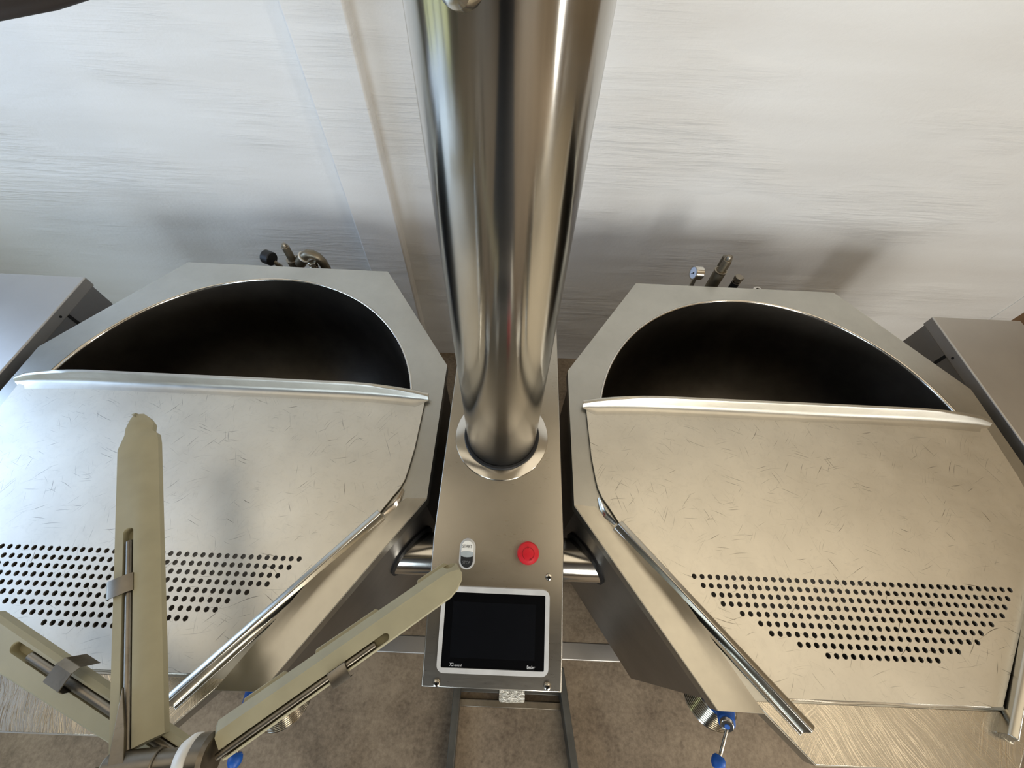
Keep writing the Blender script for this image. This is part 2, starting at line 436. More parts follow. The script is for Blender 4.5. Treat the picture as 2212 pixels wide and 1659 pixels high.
# ------------------------------------------------------------------ kettles
def P2(s, cx, pts): return [(cx + s * x, y) for (x, y) in pts]
KX = 0.6225                                   # kettle axis to the console's middle
def kettle(s, org_label, cover_label):
    """s=+1 right of the console, s=-1 left of it; local u runs away from the console"""
    cx = s * KX
    def q(u, y): return (cx + s * u, y)
    cy = 0.021; RB = 0.414
    k = thing('tilting_kettle', org_label, 'kettle', (cx, cy, ZF))
    # top flange: octagon with a pouring lip
    oc = [(-0.277, 0.4865), (0.277, 0.4865), (0.480, 0.1775), (0.480, -0.140), (0.276, -0.442), (0.205, -0.443),
          (0.148, -0.500), (-0.148, -0.500), (-0.205, -0.443), (-0.276, -0.442), (-0.480, -0.140), (-0.480, 0.1775)]
    ring = arc(cx, cy, RB + 0.004, 0, 2 * math.pi, 96)[:-1]
    me = plate([q(*p) for p in oc], [ring], 0.004, -0.002, 'rim')
    link('rim', me, M['rim'], k, bevel=0.0012)
    # folded edge below the flange
    def grow(pts, d):
        c = Vector((0, 0.02))
        return [((Vector(p) - c) * (1 - d / 0.48) + c) for p in pts]
    b = new(); o1 = [q(*p) for p in oc]; o2 = [q(*p) for p in grow(oc, 0.004)]
    loft(b, [[(x, y, -0.003) for x, y in o1], [(x, y, -0.026) for x, y in o1], [(x, y, -0.026) for x, y in o2], [(x, y, -0.003) for x, y in o2]], cap=False)
    obj('rim_fold', b, M['rim'], k)
    # scratched wear on the pouring lip: a thin sheet welded on the flange
    lipo = [(0.215, -0.4285), (0.203, -0.4425), (0.1475, -0.4985), (-0.1475, -0.4985), (-0.203, -0.4425), (-0.215, -0.4285)]
    b = new(); prism(b, [q(*p) for p in lipo], -0.001, 0.0012)
    obj('pouring_lip', b, M['lip'], k, bevel=0.0006)
    # bowl
    prof = [(RB + 0.0055, -0.0035), (RB + 0.0045, 0.0008), (RB + 0.002, 0.0012), (RB, -0.001), (RB - 0.001, -0.006), (RB - 0.001, -0.16)]
    for i in range(1, 15):
        a = i / 14 * math.pi / 2
        prof.append(((RB - 0.001) * math.cos(a), -0.16 - 0.27 * math.sin(a)))
    prof[-1] = (0, -0.43)
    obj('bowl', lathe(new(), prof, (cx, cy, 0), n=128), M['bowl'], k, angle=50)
    b = new(); lathe(b, [(RB + 0.0045, -0.004), (RB + 0.005, 0.0012), (RB + 0.0025, 0.0022), (RB - 0.0002, 0.0005), (RB - 0.0008, -0.006)], (cx, cy, 0), n=128)
    obj('rounded_edge', b, M['chrome'], k, angle=80)
    # outer shell: eight sided jacket
    sh = [(-0.277, 0.4865), (0.277, 0.4865), (0.480, 0.1775), (0.480, -0.140), (0.276, -0.442), (-0.276, -0.442), (-0.480, -0.140), (-0.480, 0.1775)]
    a0 = [q(*p) for p in grow(sh, 0.010)]; a1 = [q(*p) for p in grow(sh, 0.03)]; a2 = [q(*p) for p in grow(sh, 0.2)]
    b = new()
    loft(b, [[(x, y, -0.006) for x, y in a0], [(x, y, -0.49) for x, y in a0], [(x, y, -0.515) for x, y in a1], [(x, y, -0.53) for x, y in a2]], cap=False)
    b.faces.new([v for v in b.verts][-8:])
    obj('shell', b, M['shell'], k, angle=15)
    # guide rails for the sliding cover
    for e in (-1, 1):
        p0 = Vector((e * 0.402, -0.174)); p1 = Vector((e * 0.150, -0.459))
        d = (p1 - p0).normalized(); nrm = Vector((-d.y, d.x)) * (1 if e > 0 else -1)
        if nrm.x * e < 0: nrm = -nrm                       # points outwards
        sec = [(-0.009, 0.0), (-0.009, 0.017), (-0.0065, 0.0195), (0.0005, 0.0215), (0.003, 0.0200), (0.0068, 0.0035), (0.0125, 0.0020), (0.0125, 0.0)]
        b = new(); rows = []
        for p in (p0, p1):
            rows.append([Vector((*q(*(p + nrm * w_)), h_ + 0.0005)) for (w_, h_) in sec])
        loft(b, rows)
        obj('guide_rail', b, M['rail'], k, bevel=0.0012)
    # polished, slightly creased corners of the flange beside the rails
    for e in (-1, 1):
        A0, A1, A2 = (0.4795, -0.1385, 0.0008), (0.3775, -0.2900, 0.0008), (0.2755, -0.4415, 0.0008)
        C0, C1, C2 = (0.440, -0.140, 0.0016), (0.335, -0.280, 0.0045), (0.240, -0.4420, 0.0010)
        D0, D1, D2 = (0.414, -0.165, 0.0022), (0.310, -0.282, 0.0125), (0.205, -0.4425, 0.0012)
        b = new(); g_ = []
        for row in ((A0, C0, D0), (A1, C1, D1), (A2, C2, D2)):
            g_.append([b.verts.new((*q(e * p_[0], p_[1]), p_[2])) for p_ in row])
        for i in range(2):
            for j in range(2): b.faces.new((g_[i][j], g_[i][j + 1], g_[i + 1][j + 1], g_[i + 1][j]))
        bmesh.ops.subdivide_edges(b, edges=b.edges[:], cuts=3, use_grid_fill=True, smooth=0.6)
        lo = [b.verts.new((v.co.x, v.co.y, 0.0002)) for v in b.verts if v.is_boundary] if False else None
        obj('polished_corner', b, M['polish'], k, angle=80)
    # pivot tube into the console (inner) and into the cabinet (outer)
    for e in (-1, 1):
        xa, xb = (-0.5095, -0.395) if e < 0 else (0.395, 0.5095)
        b = new(); cyl(b, (cx + s * xa, -0.205, -0.19), (cx + s * xb, -0.205, -0.19), 0.045, n=48)
        obj('pivot_tube', b, M['chrome'], k, bevel=0.001)
        wn = Vector((s * e * 0.302, -0.207, 0)).normalized()
        b = new(); lathe(b, [(0.040, -0.006), (0.060, -0.006), (0.062, 0.004), (0.054, 0.006), (0.040, 0.006)], (cx + s * e * 0.4275, -0.200, -0.19), wn, closed=True)
        obj('pivot_seal', b, M['black'], k)
    # drain outlet under the front, with its blue handled valve
    F = Vector((0.553, -0.458, -0.470)) if s > 0 else Vector((-0.516, -0.492, -0.470))
    dd_ = Vector((-0.40, -0.62, -0.68)).normalized() if s > 0 else Vector((0.25, -0.65, -0.72)).normalized()
    vv = new(); cyl(vv, F - dd_ * 0.07 + Vector((0, 0.03, 0)), F + dd_ * 0.03, 0.030)
    dv = obj('drain_valve', vv, M['chrome'], k)
    prof = [(0.031, -0.004), (0.044, -0.004), (0.046, 0.0), (0.054, 0.0)]
    for i in range(9): prof += [(0.0575, 0.002 + i * .005), (0.0575, 0.0042 + i * .005), (0.0520, 0.0060 + i * .005)]
    prof += [(0.052, 0.050), (0.031, 0.050)]
    obj('threaded_ring', lathe(new(), prof, F, dd_, n=64, closed=True), M['chrome'], dv, angle=25)
    if s > 0: A, nose, D, web = Vector((0.556, -0.455, -0.430)), Vector((0.5205, -0.502, -0.362)), Vector((0.488, -0.558, -0.36)), Vector((0.530, -0.462, -0.455))
    else: A, nose, D, web = Vector((-0.560, -0.462, -0.430)), Vector((-0.536, -0.526, -0.380)), Vector((-0.5345, -0.588, -0.38)), Vector((-0.545, -0.475, -0.455))
    upd = (nose - A).normalized()
    b = new(); cyl(b, A, nose - upd * 0.006, 0.022, 0.0175, n=32)
    obj('lever_bracket', b, M['blue'], dv, bevel=0.002)
    b = new(); cyl(b, web, A + upd * 0.02, 0.019, 0.020, n=24)
    obj('bracket_arm', b, M['blue'], dv, bevel=0.002)
    b = new(); cyl(b, nose - upd * 0.010, nose + upd * 0.004, 0.0150, 0.0135, n=32)
    obj('lever_cap', b, M['chrome'], dv, bevel=0.0015)
    b = new(); cyl(b, nose + upd * 0.003, nose + upd * 0.0055, 0.0055, n=24)
    obj('cap_button', b, M['blue'], dv)
    b = new(); cyl(b, nose + Vector((-0.002, -0.008, -0.002)), D, 0.0034, n=20)
    obj('lever_rod', b, M['chrome'], dv)
    b = new(); x_, y_, d_ = frame_of(D - nose)
    lathe(b, [(0, -0.006), (0.009, -0.006), (0.0125, -0.002), (0.014, 0.005), (0.013, 0.012), (0.009, 0.018), (0, 0.020)], D, d_, n=28)
    obj('lever_knob', b, M['blue'], dv)
    # gauge and valves behind the kettle
    gy = 0.545
    if s > 0:
        g0 = Vector((0.5315, gy, -0.004))
        b = new(); cyl(b, (0.536, gy, -0.30), (0.533, gy, -0.017), 0.006)
        g = obj('pressure_gauge', b, M['chrome'], k)
        ax = Vector((-0.95, -0.12, 0.12)).normalized()
        b = new(); lathe(b, [(0, -0.013), (0.017, -0.013), (0.0185, -0.011), (0.0185, 0.010), (0.0195, 0.0105), (0.0195, 0.013), (0.0165, 0.0135), (0.0165, 0.011)], g0, ax, n=40)
        obj('gauge_case', b, M['chrome'], g)
        b = new(); cyl(b, g0 + ax * 0.0105, g0 + ax * 0.0115, 0.0166)
        dd = obj('gauge_dial', b, M['dial'], g)
        b = new(); cyl(b, g0 + ax * 0.0112, g0 + ax * 0.0125, 0.0028, n=16)
        x_, y_, _ = frame_of(ax); cyl(b, g0 + ax * 0.012, g0 + ax * 0.012 + (x_ * 0.6 + y_ * 0.8) * 0.012, 0.0007, n=8)
        obj('needle', b, M['black'], g)
        b = new(); cyl(b, (0.5885, gy, -0.30), (0.5935, gy, 0.010), 0.0165, n=32)
        v = obj('safety_valve', b, M['brass'], k, bevel=0.001)
        b = new(); lathe(b, [(0.0165, -0.0), (0.0175, 0.004), (0.0145, 0.005), (0.012, 0.004)], (0.5935, gy, 0.006), n=32); obj('valve_collar', b, M['worn'], v)
        b = new(); cyl(b, (0.5935, gy, 0.005), (0.5950, gy, 0.048), 0.011, 0.0105, n=28); obj('valve_neck', b, M['brass'], v, bevel=0.001)
        b = new(); lathe(b, [(0.0075, 0), (0.0075, 0.008), (0.005, 0.0125), (0, 0.014)], (0.5950, gy, 0.047), n=20); obj('valve_button', b, M['worn'], v)
        tb = [(0.6055, gy + 0.012, -0.1), (0.6055, gy + 0.012, 0.012), (0.6085, gy + 0.016, 0.025), (0.6135, gy + 0.03, 0.030), (0.6155, gy + 0.045, 0.02), (0.6155, gy + 0.05, -0.3)]
        b = new(); tube(b, tb, 0.0105); obj('outlet_pipe', b, M['brass'], v)
        b = new(); cyl(b, (0.655, gy, -0.30), (0.657, gy, -0.030), 0.0115, n=28)
        v2 = obj('vent_plug', b, M['black'], k)
        b = new(); cyl(b, (0.657, gy, -0.030), (0.657, gy, -0.026), 0.0125, n=28); cyl(b, (0.657, gy, -0.024), (0.657, gy, -0.019), 0.0125, n=28); obj('plug_rings', b, M['chrome'], v2)
        b = new(); cyl(b, (0.657, gy, -0.019), (0.657, gy, -0.010), 0.013, n=6); obj('hex_cap', b, M['worn'], v2, bevel=0.001)
        b = new(); lathe(b, [(0.006, -0.012), (0.013, -0.012), (0.013, 0), (0.011, 0.002), (0.006, 0.002)], (0.727, gy - 0.01, -0.047), n=32, closed=True)
        cyl(b, (0.727, gy - 0.01, -0.3), (0.727, gy - 0.01, -0.07), 0.006)
        obj('hose_fitting', b, M['chrome'], k)
    else:
        g0 = Vector((-0.7085, gy, -0.022))
        b = new(); tube(b, [(-0.688, gy, -0.30), (-0.688, gy, -0.052), (-0.700, gy, -0.036)], 0.0065)
        g = obj('pressure_gauge', b, M['brass'], k)
        ax = Vector((-0.93, 0.33, 0.08)).normalized()
        b = new(); lathe(b, [(0, -0.013), (0.0185, -0.013), (0.020, -0.011), (0.020, 0.011), (0.0185, 0.013), (0, 0.013)], g0, ax, n=40)
        obj('gauge_case', b, M['black'], g)
        b = new(); cyl(b, (-0.632, gy, -0.30), (-0.641, gy, -0.024), 0.0165, n=32)
        v = obj('safety_valve', b, M['brass'], k, bevel=0.001)
        b = new(); lathe(b, [(0.0165, 0), (0.0175, 0.004), (0.0145, 0.005), (0.010, 0.004)], (-0.641, gy, -0.027), n=32); obj('valve_collar', b, M['worn'], v)
        b = new(); cyl(b, (-0.641, gy, -0.025), (-0.642, gy, 0.021), 0.0105, n=28); obj('valve_neck', b, M['brass'], v, bevel=0.001)
        b = new(); lathe(b, [(0.007, 0), (0.007, 0.006), (0.005, 0.0105), (0, 0.012)], (-0.642, gy, 0.020), n=20); obj('valve_button', b, M['worn'], v)
        tb = [(-0.628, gy, -0.040), (-0.616, gy, -0.027), (-0.606, gy, -0.016), (-0.597, gy, -0.007), (-0.586, gy, -0.001), (-0.573, gy, -0.0025), (-0.562, gy, -0.011), (-0.555, gy, -0.028), (-0.552, gy, -0.05), (-0.552, gy, -0.3)]
        b = new(); tube(b, tb, 0.0128); obj('outlet_pipe', b, M['brass'], v)
        b = new(); cyl(b, (-0.625, gy, -0.037), (-0.604, gy, -0.0145), 0.0165, n=28); obj('pipe_union', b, M['brass'], v, bevel=0.001)
        d_ = Vector((0.021, 0, 0.0185)).normalized()
        b = new(); cyl(b, Vector((-0.604, gy, -0.0145)), Vector((-0.604, gy, -0.0145)) + d_ * 0.0035, 0.0168, n=28); obj('white_seal', b, M['white'], v)
        b = new(); cyl(b, (-0.574, gy - 0.016, -0.30), (-0.576, gy - 0.016, -0.032), 0.0105, n=28)
        v2 = obj('vent_plug', b, M['worn'], k)
        b = new(); cyl(b, (-0.576, gy - 0.016, -0.032), (-0.576, gy - 0.016, -0.027), 0.012, n=28); obj('plug_rings', b, M['chrome'], v2)
        b = new(); cyl(b, (-0.576, gy - 0.016, -0.026), (-0.576, gy - 0.016, -0.016), 0.012, n=6); obj('hex_cap', b, M['chrome'], v2, bevel=0.001)

    # ---------------- loose perforated cover lying on the rim
    c = thing('perforated_cover', cover_label, 'cover', (cx, -0.15, 0.0))
    xo = 0.4445
    out = [(-xo, 0.080), (-xo + 0.004, -0.04), (-xo + 0.009, -0.085)]
    out += [(-xo + 0.012, -0.105), (-xo + 0.019, -0.124), (-xo + 0.03, -0.141), (-0.397, -0.172)]
    out += [(-0.166, -0.4225)]
    out += [(-x, y) for x, y in out[::-1]]
    holes = []
    rows = [(-0.2755, 0.2845, -0.2565), (-0.2625, 0.2715, -0.2705), (-0.2475, 0.2575, -0.2840), (-0.2345, 0.2445, -0.2975), (-0.2055, 0.2175, -0.3110),
            (-0.1785, 0.1915, -0.3245), (-0.1645, 0.1775, -0.3380), (-0.1225, 0.1375, -0.3520), (-0.0815, 0.0965, -0.3655)]
    pitch = 0.0140
    for j, (a_, b_, yy) in enumerate(rows):
        n_ = round((b_ - a_) / pitch)
        for i in range(n_ + 1):
            x = a_ + (b_ - a_) * i / n_
            holes.append([q(hx, hy) for hx, hy in arc(x, yy, 0.0043, 0, 2 * math.pi, 12)[:-1]])
    me = plate([q(*p) for p in out], holes, 0.003, 0.0060, 'perforated_sheet')
    link('perforated_sheet', me, M['cover'], c, angle=30)
    # bent up rear edge: fillet, upright and rounded top, drooping at its ends
    secs = []
    N = 28
    for i in range(N + 1):
        t_ = i / N; u = -0.452 + t_ * 0.907
        e = min(t_, 1 - t_) / 0.20
        e = 1.0 if e >= 1 else math.sin(e * math.pi / 2) ** 0.8
        if t_ > 0.5: e = max(e, 0.0)
        hgt = 0.012 + 0.018 * e
        yb = 0.080 + 0.010 * e
        tip = 1.0 if t_ < 0.97 else 0.75
        pr = [(yb - 0.030, 0.0073), (yb - 0.018, 0.0078), (yb - 0.009, 0.0098), (yb - 0.004, 0.0073 + hgt * 0.35), (yb - 0.0018, 0.0073 + hgt * 0.90),
              (yb + 0.0005, 0.0073 + hgt), (yb + 0.0060, 0.0073 + hgt), (yb + 0.0080, 0.0073 + hgt * 0.9), (yb + 0.0080, 0.0073 + hgt * 0.35), (yb + 0.006, 0.0045), (yb - 0.030, 0.0045)]
        if abs(u) > xo:                                       # past the sheet only the bar goes on
            pr = [(max(y, yb - 0.006), max(z, 0.0085) * tip) for y, z in pr]
        secs.append([Vector((*q(u, y), z)) for y, z in pr])
    b = new(); loft(b, secs)
    obj('rear_edge_bar', b, M['bar'], c, angle=50)
    # front turned down edge and the bent tabs at the corners
    b = new(); secs = []
    for i in range(21):
        u = -0.168 + 0.336 * i / 20
        w_ = 0.001 * math.sin(i * 0.9)
        secs.append([Vector((*q(u, -0.4215), 0.0075)), Vector((*q(u, -0.4250 + w_), 0.0068)), Vector((*q(u, -0.4268 + w_), 0.0030)), Vector((*q(u, -0.4255), 0.0026)), Vector((*q(u, -0.4215), 0.0045))])
    loft(b, secs); obj('front_edge', b, M['rail'], c, angle=60)
    for e in (-1, 1):
        b = new(); secs = []
        pth = [(-0.432, -0.1235), (-0.427, -0.138), (-0.4175, -0.153), (-0.403, -0.170)]
        for i, (px, py) in enumerate(pth):
            dv_ = Vector((0.7, -0.72)) if i else Vector((0.3, -0.95)); dv_.normalize(); nn = Vector((-abs(dv_.y), -abs(dv_.x)))
            w_ = (0.002, 0.007, 0.010, 0.006)[i]
            secs.append([Vector((*q(-e * -px, py), 0.0078)), Vector((*q(-e * -(px + nn.x * w_), py + nn.y * w_), 0.0030)), Vector((*q(-e * -(px + nn.x * w_), py + nn.y * w_), 0.0012)), Vector((*q(-e * -px, py), 0.0045))])
        loft(b, secs); obj('corner_tab', b, M['chrome'], c, angle=60)
    return k, c
kettle(-1, 'stainless steel kettle left of the console, scraper blades hanging over its front', 'perforated steel cover on the left kettle, partly hidden under beige scraper blades')
kettle(1, 'stainless steel kettle right of the red button, its front clear of scraper blades', 'perforated steel cover on the right kettle with all rows of holes in the open')

# ------------------------------------------------------------------ console, column, cabinets
TPL = math.atan2(0.081, 0.230)                # slope of the control panel
PM = Matrix.Translation((0, -0.205, 0)) @ Matrix.Rotation(TPL, 4, 'X')   # x right, -y down the panel, z out of it
def hood(bm, x0, x1, lip):
    """top hood: flat lid, sloped front, folded rim of depth lip"""
    pr = [(0.412, 0.0), (-0.205, 0.0), (-0.435, -0.081), (-0.435 + 0.008, -0.081 - lip), (-0.205, -lip), (0.412, -lip)]
    a = [bm.verts.new((x0, y, z)) for y, z in pr]; b_ = [bm.verts.new((x1, y, z)) for y, z in pr]
    n = len(pr)
    for i in range(n):
        j = (i + 1) % n; bm.faces.new((a[i], a[j], b_[j], b_[i]))
    bm.faces.new(a[::-1]); bm.faces.new(b_)
    return bm
con = thing('control_console', 'narrow steel console between the two kettles with buttons and touch screen', 'control console', (0, 0.1, ZF))
obj('hood', hood(new(), -0.12, 0.12, 0.030), M['console'], con, bevel=0.0022, seg=3)
b = new(); box(b, -0.112, 0.112, -0.20, 0.405, ZF, -0.028)
obj('pedestal', b, M['shell'], con, bevel=0.002)
b = new(); lathe(b, [(0.078, -0.002), (0.0975, -0.002), (0.0975, 0.003), (0.0965, 0.0045), (0.080, 0.0085), (0.078, 0.0085)], (-0.0045, 0, 0), n=96, closed=True)
obj('collar', b, M['chrome'], con)
b = new(); lathe(b, [(0.070, 0.0), (0.0782, 0.0), (0.0782, 0.0100), (0.0765, 0.0125), (0.0718, 0.0125)], (-0.0045, 0, 0), n=96)
obj('collar_seal', b, M['black'], con)

def on_panel(me, name, mat, parent, **kw):
    me.transform(PM); return link(name, me, mat, parent, **kw)
def flip(pts): return [(x, -s_) for x, s_ in pts]
# touch screen
ts = on_panel(plate(rrect(-0.0955, 0.0955, -0.2190, -0.0835, 0.012), [rrect(-0.0885, 0.0880, -0.2110, -0.0925, 0.002, 3)], 0.006, 0.003, 'touch_screen'), 'touch_screen', M['bezel'], con, bevel=0.001)
on_panel(plate(rrect(-0.0885, 0.0880, -0.2110, -0.0925, 0.002, 3), [], 0.003, 0.0028, 'glass'), 'glass', M['screen'], ts)
on_panel(plate(rrect(-0.0745, 0.0715, -0.1955, -0.1078, 0.0005, 2), [], 0.0004, 0.0044, 'display'), 'display', M['display'], ts)
for s_, sz, x, y, bold in (('X2', 0.0072, -0.0735, -0.2085, 0.00018), ('control', 0.0052, -0.0655, -0.2085, 0.0), ('Besler', 0.0070, 0.0585, -0.2078, 0.00006)):
    m_ = PM @ Matrix.Translation((x, y, 0.0044))
    link('lettering', text_mesh(s_, sz, m_, squeeze=0.80), M['text'], ts, smooth=False)
b = new(); box(b, 0.0590, 0.0715, -0.2096, -0.2092, 0.0043, 0.0046, PM); obj('underline', b, M['darktext'], ts)
# start / stop twin button
def stadium(w, h, n=12):
    r = w; c = h - w
    return arc(0, c, r, 0, math.pi, n) + arc(0, -c, r, math.pi, 2 * math.pi, n)
BX, BY = -0.0555, -0.0288
ssb = on_panel(plate([(x + BX, y + BY) for x, y in stadium(0.0142, 0.0262)], [], 0.006, 0.003, 'start_stop_button'), 'start_stop_button', M['bezel'], con, bevel=0.0015)
up = [(x + BX, y + BY) for x, y in arc(0, 0.012, 0.0108, 0, math.pi, 12) + [(-0.0108, 0.0038)] + [(-0.0075, 0.0002), (0, -0.0012), (0.0075, 0.0002), (0.0108, 0.0038)]]
up = [(x + BX, y + BY) for x, y in arc(0, 0.0120, 0.0108, 0, math.pi, 12) + [(-0.0108, 0.0035), (-0.006, 0.0048), (0, 0.0053), (0.006, 0.0048), (0.0108, 0.0035)]]
pb = on_panel(plate(up, [], 0.003, 0.0072, 'start_key'), 'start_key', M['white'], ssb)
dn = [(x + BX, y + BY) for x, y in [(0.0108, -0.0035), (0.006, -0.0050), (0, -0.0056), (-0.006, -0.0050), (-0.0108, -0.0035)] + arc(0, -0.0120, 0.0108, math.pi, 2 * math.pi, 12)]
sb = on_panel(plate(dn, [], 0.003, 0.0072, 'stop_key'), 'stop_key', M['black'], ssb)
md = [(x + BX, y + BY) for x, y in [(0.0108, 0.0033), (0.006, 0.0046), (0, 0.0051), (-0.006, 0.0046), (-0.0108, 0.0033), (-0.0108, -0.0033), (-0.006, -0.0048), (0, -0.0054), (0.006, -0.0048), (0.0108, -0.0033)]]
on_panel(plate(md, [], 0.003, 0.0070, 'lamp_lens'), 'lamp_lens', M['grey'], ssb)
link('lettering', text_mesh('START', 0.0074, PM @ Matrix.Translation((BX - 0.0093, BY + 0.0105, 0.0088)), squeeze=0.80), M['darktext'], pb, smooth=False)
link('lettering', text_mesh('STOP', 0.0074, PM @ Matrix.Translation((BX - 0.0077, BY - 0.0165, 0.0088)), squeeze=0.80), M['greytext'], sb, smooth=False)
# emergency stop
EX, EY = 0.0535, -0.0200
eb = obj('emergency_stop', lathe(new(), [(0, 0), (0.0135, 0), (0.0135, 0.016), (0, 0.016)], PM @ Vector((EX, EY, 0)), PM.to_3x3() @ Vector((0, 0, 1)), n=40), M['black'], con)
b = lathe(new(), [(0.0125, 0.014), (0.0165, 0.016), (0.0192, 0.021), (0.0195, 0.026), (0.0180, 0.0290), (0.0125, 0.0300), (0.0120, 0.0302), (0, 0.0302)], PM @ Vector((EX, EY, 0)), PM.to_3x3() @ Vector((0, 0, 1)), n=48)
rb = obj('mushroom_head', b, M['red'], eb, angle=50)
def arrow_ring():
    bm = new()
    for a0, a1 in ((R(100), R(235)), (R(300), R(430))):
        o1 = arc(EX, EY, 0.0108, a0, a1, 16); o2 = arc(EX, EY, 0.0098, a1, a0, 16)
        prism(bm, o1 + o2, 0.0300, 0.0305, PM)
        t_ = (EX + 0.0103 * math.cos(a0), EY + 0.0103 * math.sin(a0)); tx, ty = math.sin(a0), -math.cos(a0); nx, ny = math.cos(a0), math.sin(a0)
        prism(bm, [(t_[0] + nx * .0022, t_[1] + ny * .0022), (t_[0] - nx * .0022, t_[1] - ny * .0022), (t_[0] + tx * .004, t_[1] + ty * .004)], 0.0300, 0.0305, PM)
    return bm
obj('turn_arrows', arrow_ring(), M['redline'], eb)
# panel screws
for x, s_ in ((0.0935, 0.0625), (-0.0940, 0.2365), (0.0950, 0.2345), (-0.0935, 0.0640)):
    ax = PM.to_3x3() @ Vector((0, 0, 1))
    b = lathe(new(), [(0.0062, 0.0), (0.0062, 0.001), (0.0050, 0.0032), (0.0026, 0.0042), (0.0022, 0.0042), (0.0020, 0.0015), (0, 0.0012)], PM @ Vector((x, -s_, 0)), ax, n=24)
    sc_ = obj('panel_screw', b, M['chrome'], con)
    b = new(); cyl(b, PM @ Vector((x, -s_, 0.0012)), PM @ Vector((x, -s_, 0.0022)), 0.0021, n=6); obj('hex_socket', b, M['gap'], sc_)

# column
cl = thing('lifting_column', 'wide brushed steel column rising from the middle of the console', 'column', (-0.0045, 0, 0.012))
b = lathe(new(), [(0, 0.004), (0.0705, 0.004), (0.0715, 0.006), (0.0715, ZC - 0.08), (0, ZC - 0.08)], (-0.0045, 0, 0), n=128)
obj('tube', b, M['column'], cl)
b = lathe(new(), [(0.0135, -0.006), (0.0135, 0.003), (0.0110, 0.0085), (0.005, 0.0115), (0, 0.012)], (-0.0285, -0.0675, 0.7085), (-0.42, -0.9, 0), n=28)
obj('dome_bolt', b, M['chrome'], cl)
b = new()
secs = []
for x, z, h_ in ((-0.06, 0.745, 0.09), (-0.18, 0.7025, 0.09), (-0.309, 0.6728, 0.09), (-0.45, 0.6500, 0.09)):
    secs.append([Vector((x, -0.03, z)), Vector((x, 0.05, z)), Vector((x, 0.05, z + h_)), Vector((x, -0.03, z + h_))])
loft(b, secs); arm = obj('boom_arm', b, M['darkarm'], cl, bevel=0.012, seg=4)
arm['label'] = 'dark brown arm at the top left corner'

def cabinet(s, label):
    x0, x1 = s * 1.137, s * 1.377
    a, b_ = min(x0, x1), max(x0, x1)
    c = thing('side_cabinet', label, 'cabinet', (s * 1.257, 0.1, ZF))
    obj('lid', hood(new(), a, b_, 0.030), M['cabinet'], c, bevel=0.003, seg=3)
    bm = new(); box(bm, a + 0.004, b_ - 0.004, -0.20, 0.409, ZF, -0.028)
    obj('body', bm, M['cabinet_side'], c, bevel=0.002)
    xi = a + 0.004 if s > 0 else b_ - 0.004
    bm = new(); box(bm, xi - 0.001, xi + 0.001, 0.298, 0.306, -0.085, -0.031); obj('vent_slot', bm, M['gap'], c)
    bm = new(); xe = s * 1.137; cyl(bm, (xe - s * 0.001, 0.285, -0.0175), (xe + s * 0.002, 0.285, -0.0175), 0.0032, n=16); obj('screw_hole', bm, M['gap'], c)
cabinet(-1, 'grey sheet steel cabinet at the left edge, under the bluish wall')
cabinet(1, 'grey sheet steel cabinet at the right edge, beside a brown post')

# ------------------------------------------------------------------ things on the floor
bf = thing('base_frame', 'pale steel cross beam passing low behind the console front', 'beam', (0, -0.38, ZF))
b = new(); box(b, -1.2, 1.2, -0.405, -0.358, -0.75, -0.70); obj('cross_beam', b, M['cabinet'], bf, bevel=0.003)
for x in (-1.15, 1.15):
    b = new(); box(b, x - .025, x + .025, -0.40, -0.363, ZF, -0.75); obj('foot', b, M['cabinet_side'], bf, bevel=0.002)
ff = thing('floor_frame', 'worn grey steel bar frame on the floor below the touch screen', 'frame', (0.05, -0.6, ZF))
def bar(p, q_, w_, z0, z1):
    p = Vector(p); q_ = Vector(q_); d = (q_ - p).normalized(); n_ = Vector((-d.y, d.x)) * w_ / 2
    return prism(new(), [p + n_, p - n_, q_ - n_, q_ + n_], z0, z1)
obj('side_bar', bar((-0.116, -0.43), (-0.119, -0.95), 0.022, ZF, -0.83), M['frame_paint'], ff, bevel=0.002)
obj('side_bar', bar((0.213, -0.43), (0.290, -0.95), 0.022, ZF, -0.81), M['frame_paint'], ff, bevel=0.002)
obj('cross_bar', bar((-0.108, -0.533), (0.222, -0.533), 0.020, ZF, -0.862), M['worn'], ff, bevel=0.002)
obj('cross_plate', bar((-0.108, -0.475), (0.217, -0.475), 0.060, ZF, -0.850), M['frame_paint'], ff, bevel=0.002)
b = new(); prism(b, rrect(0.018, 0.101, -0.527, -0.455, 0.006), -0.850, -0.8455)
t_ = obj('tread_plate', b, M['tread'], ff, bevel=0.001); t_['label'] = 'bright crinkled metal plate'

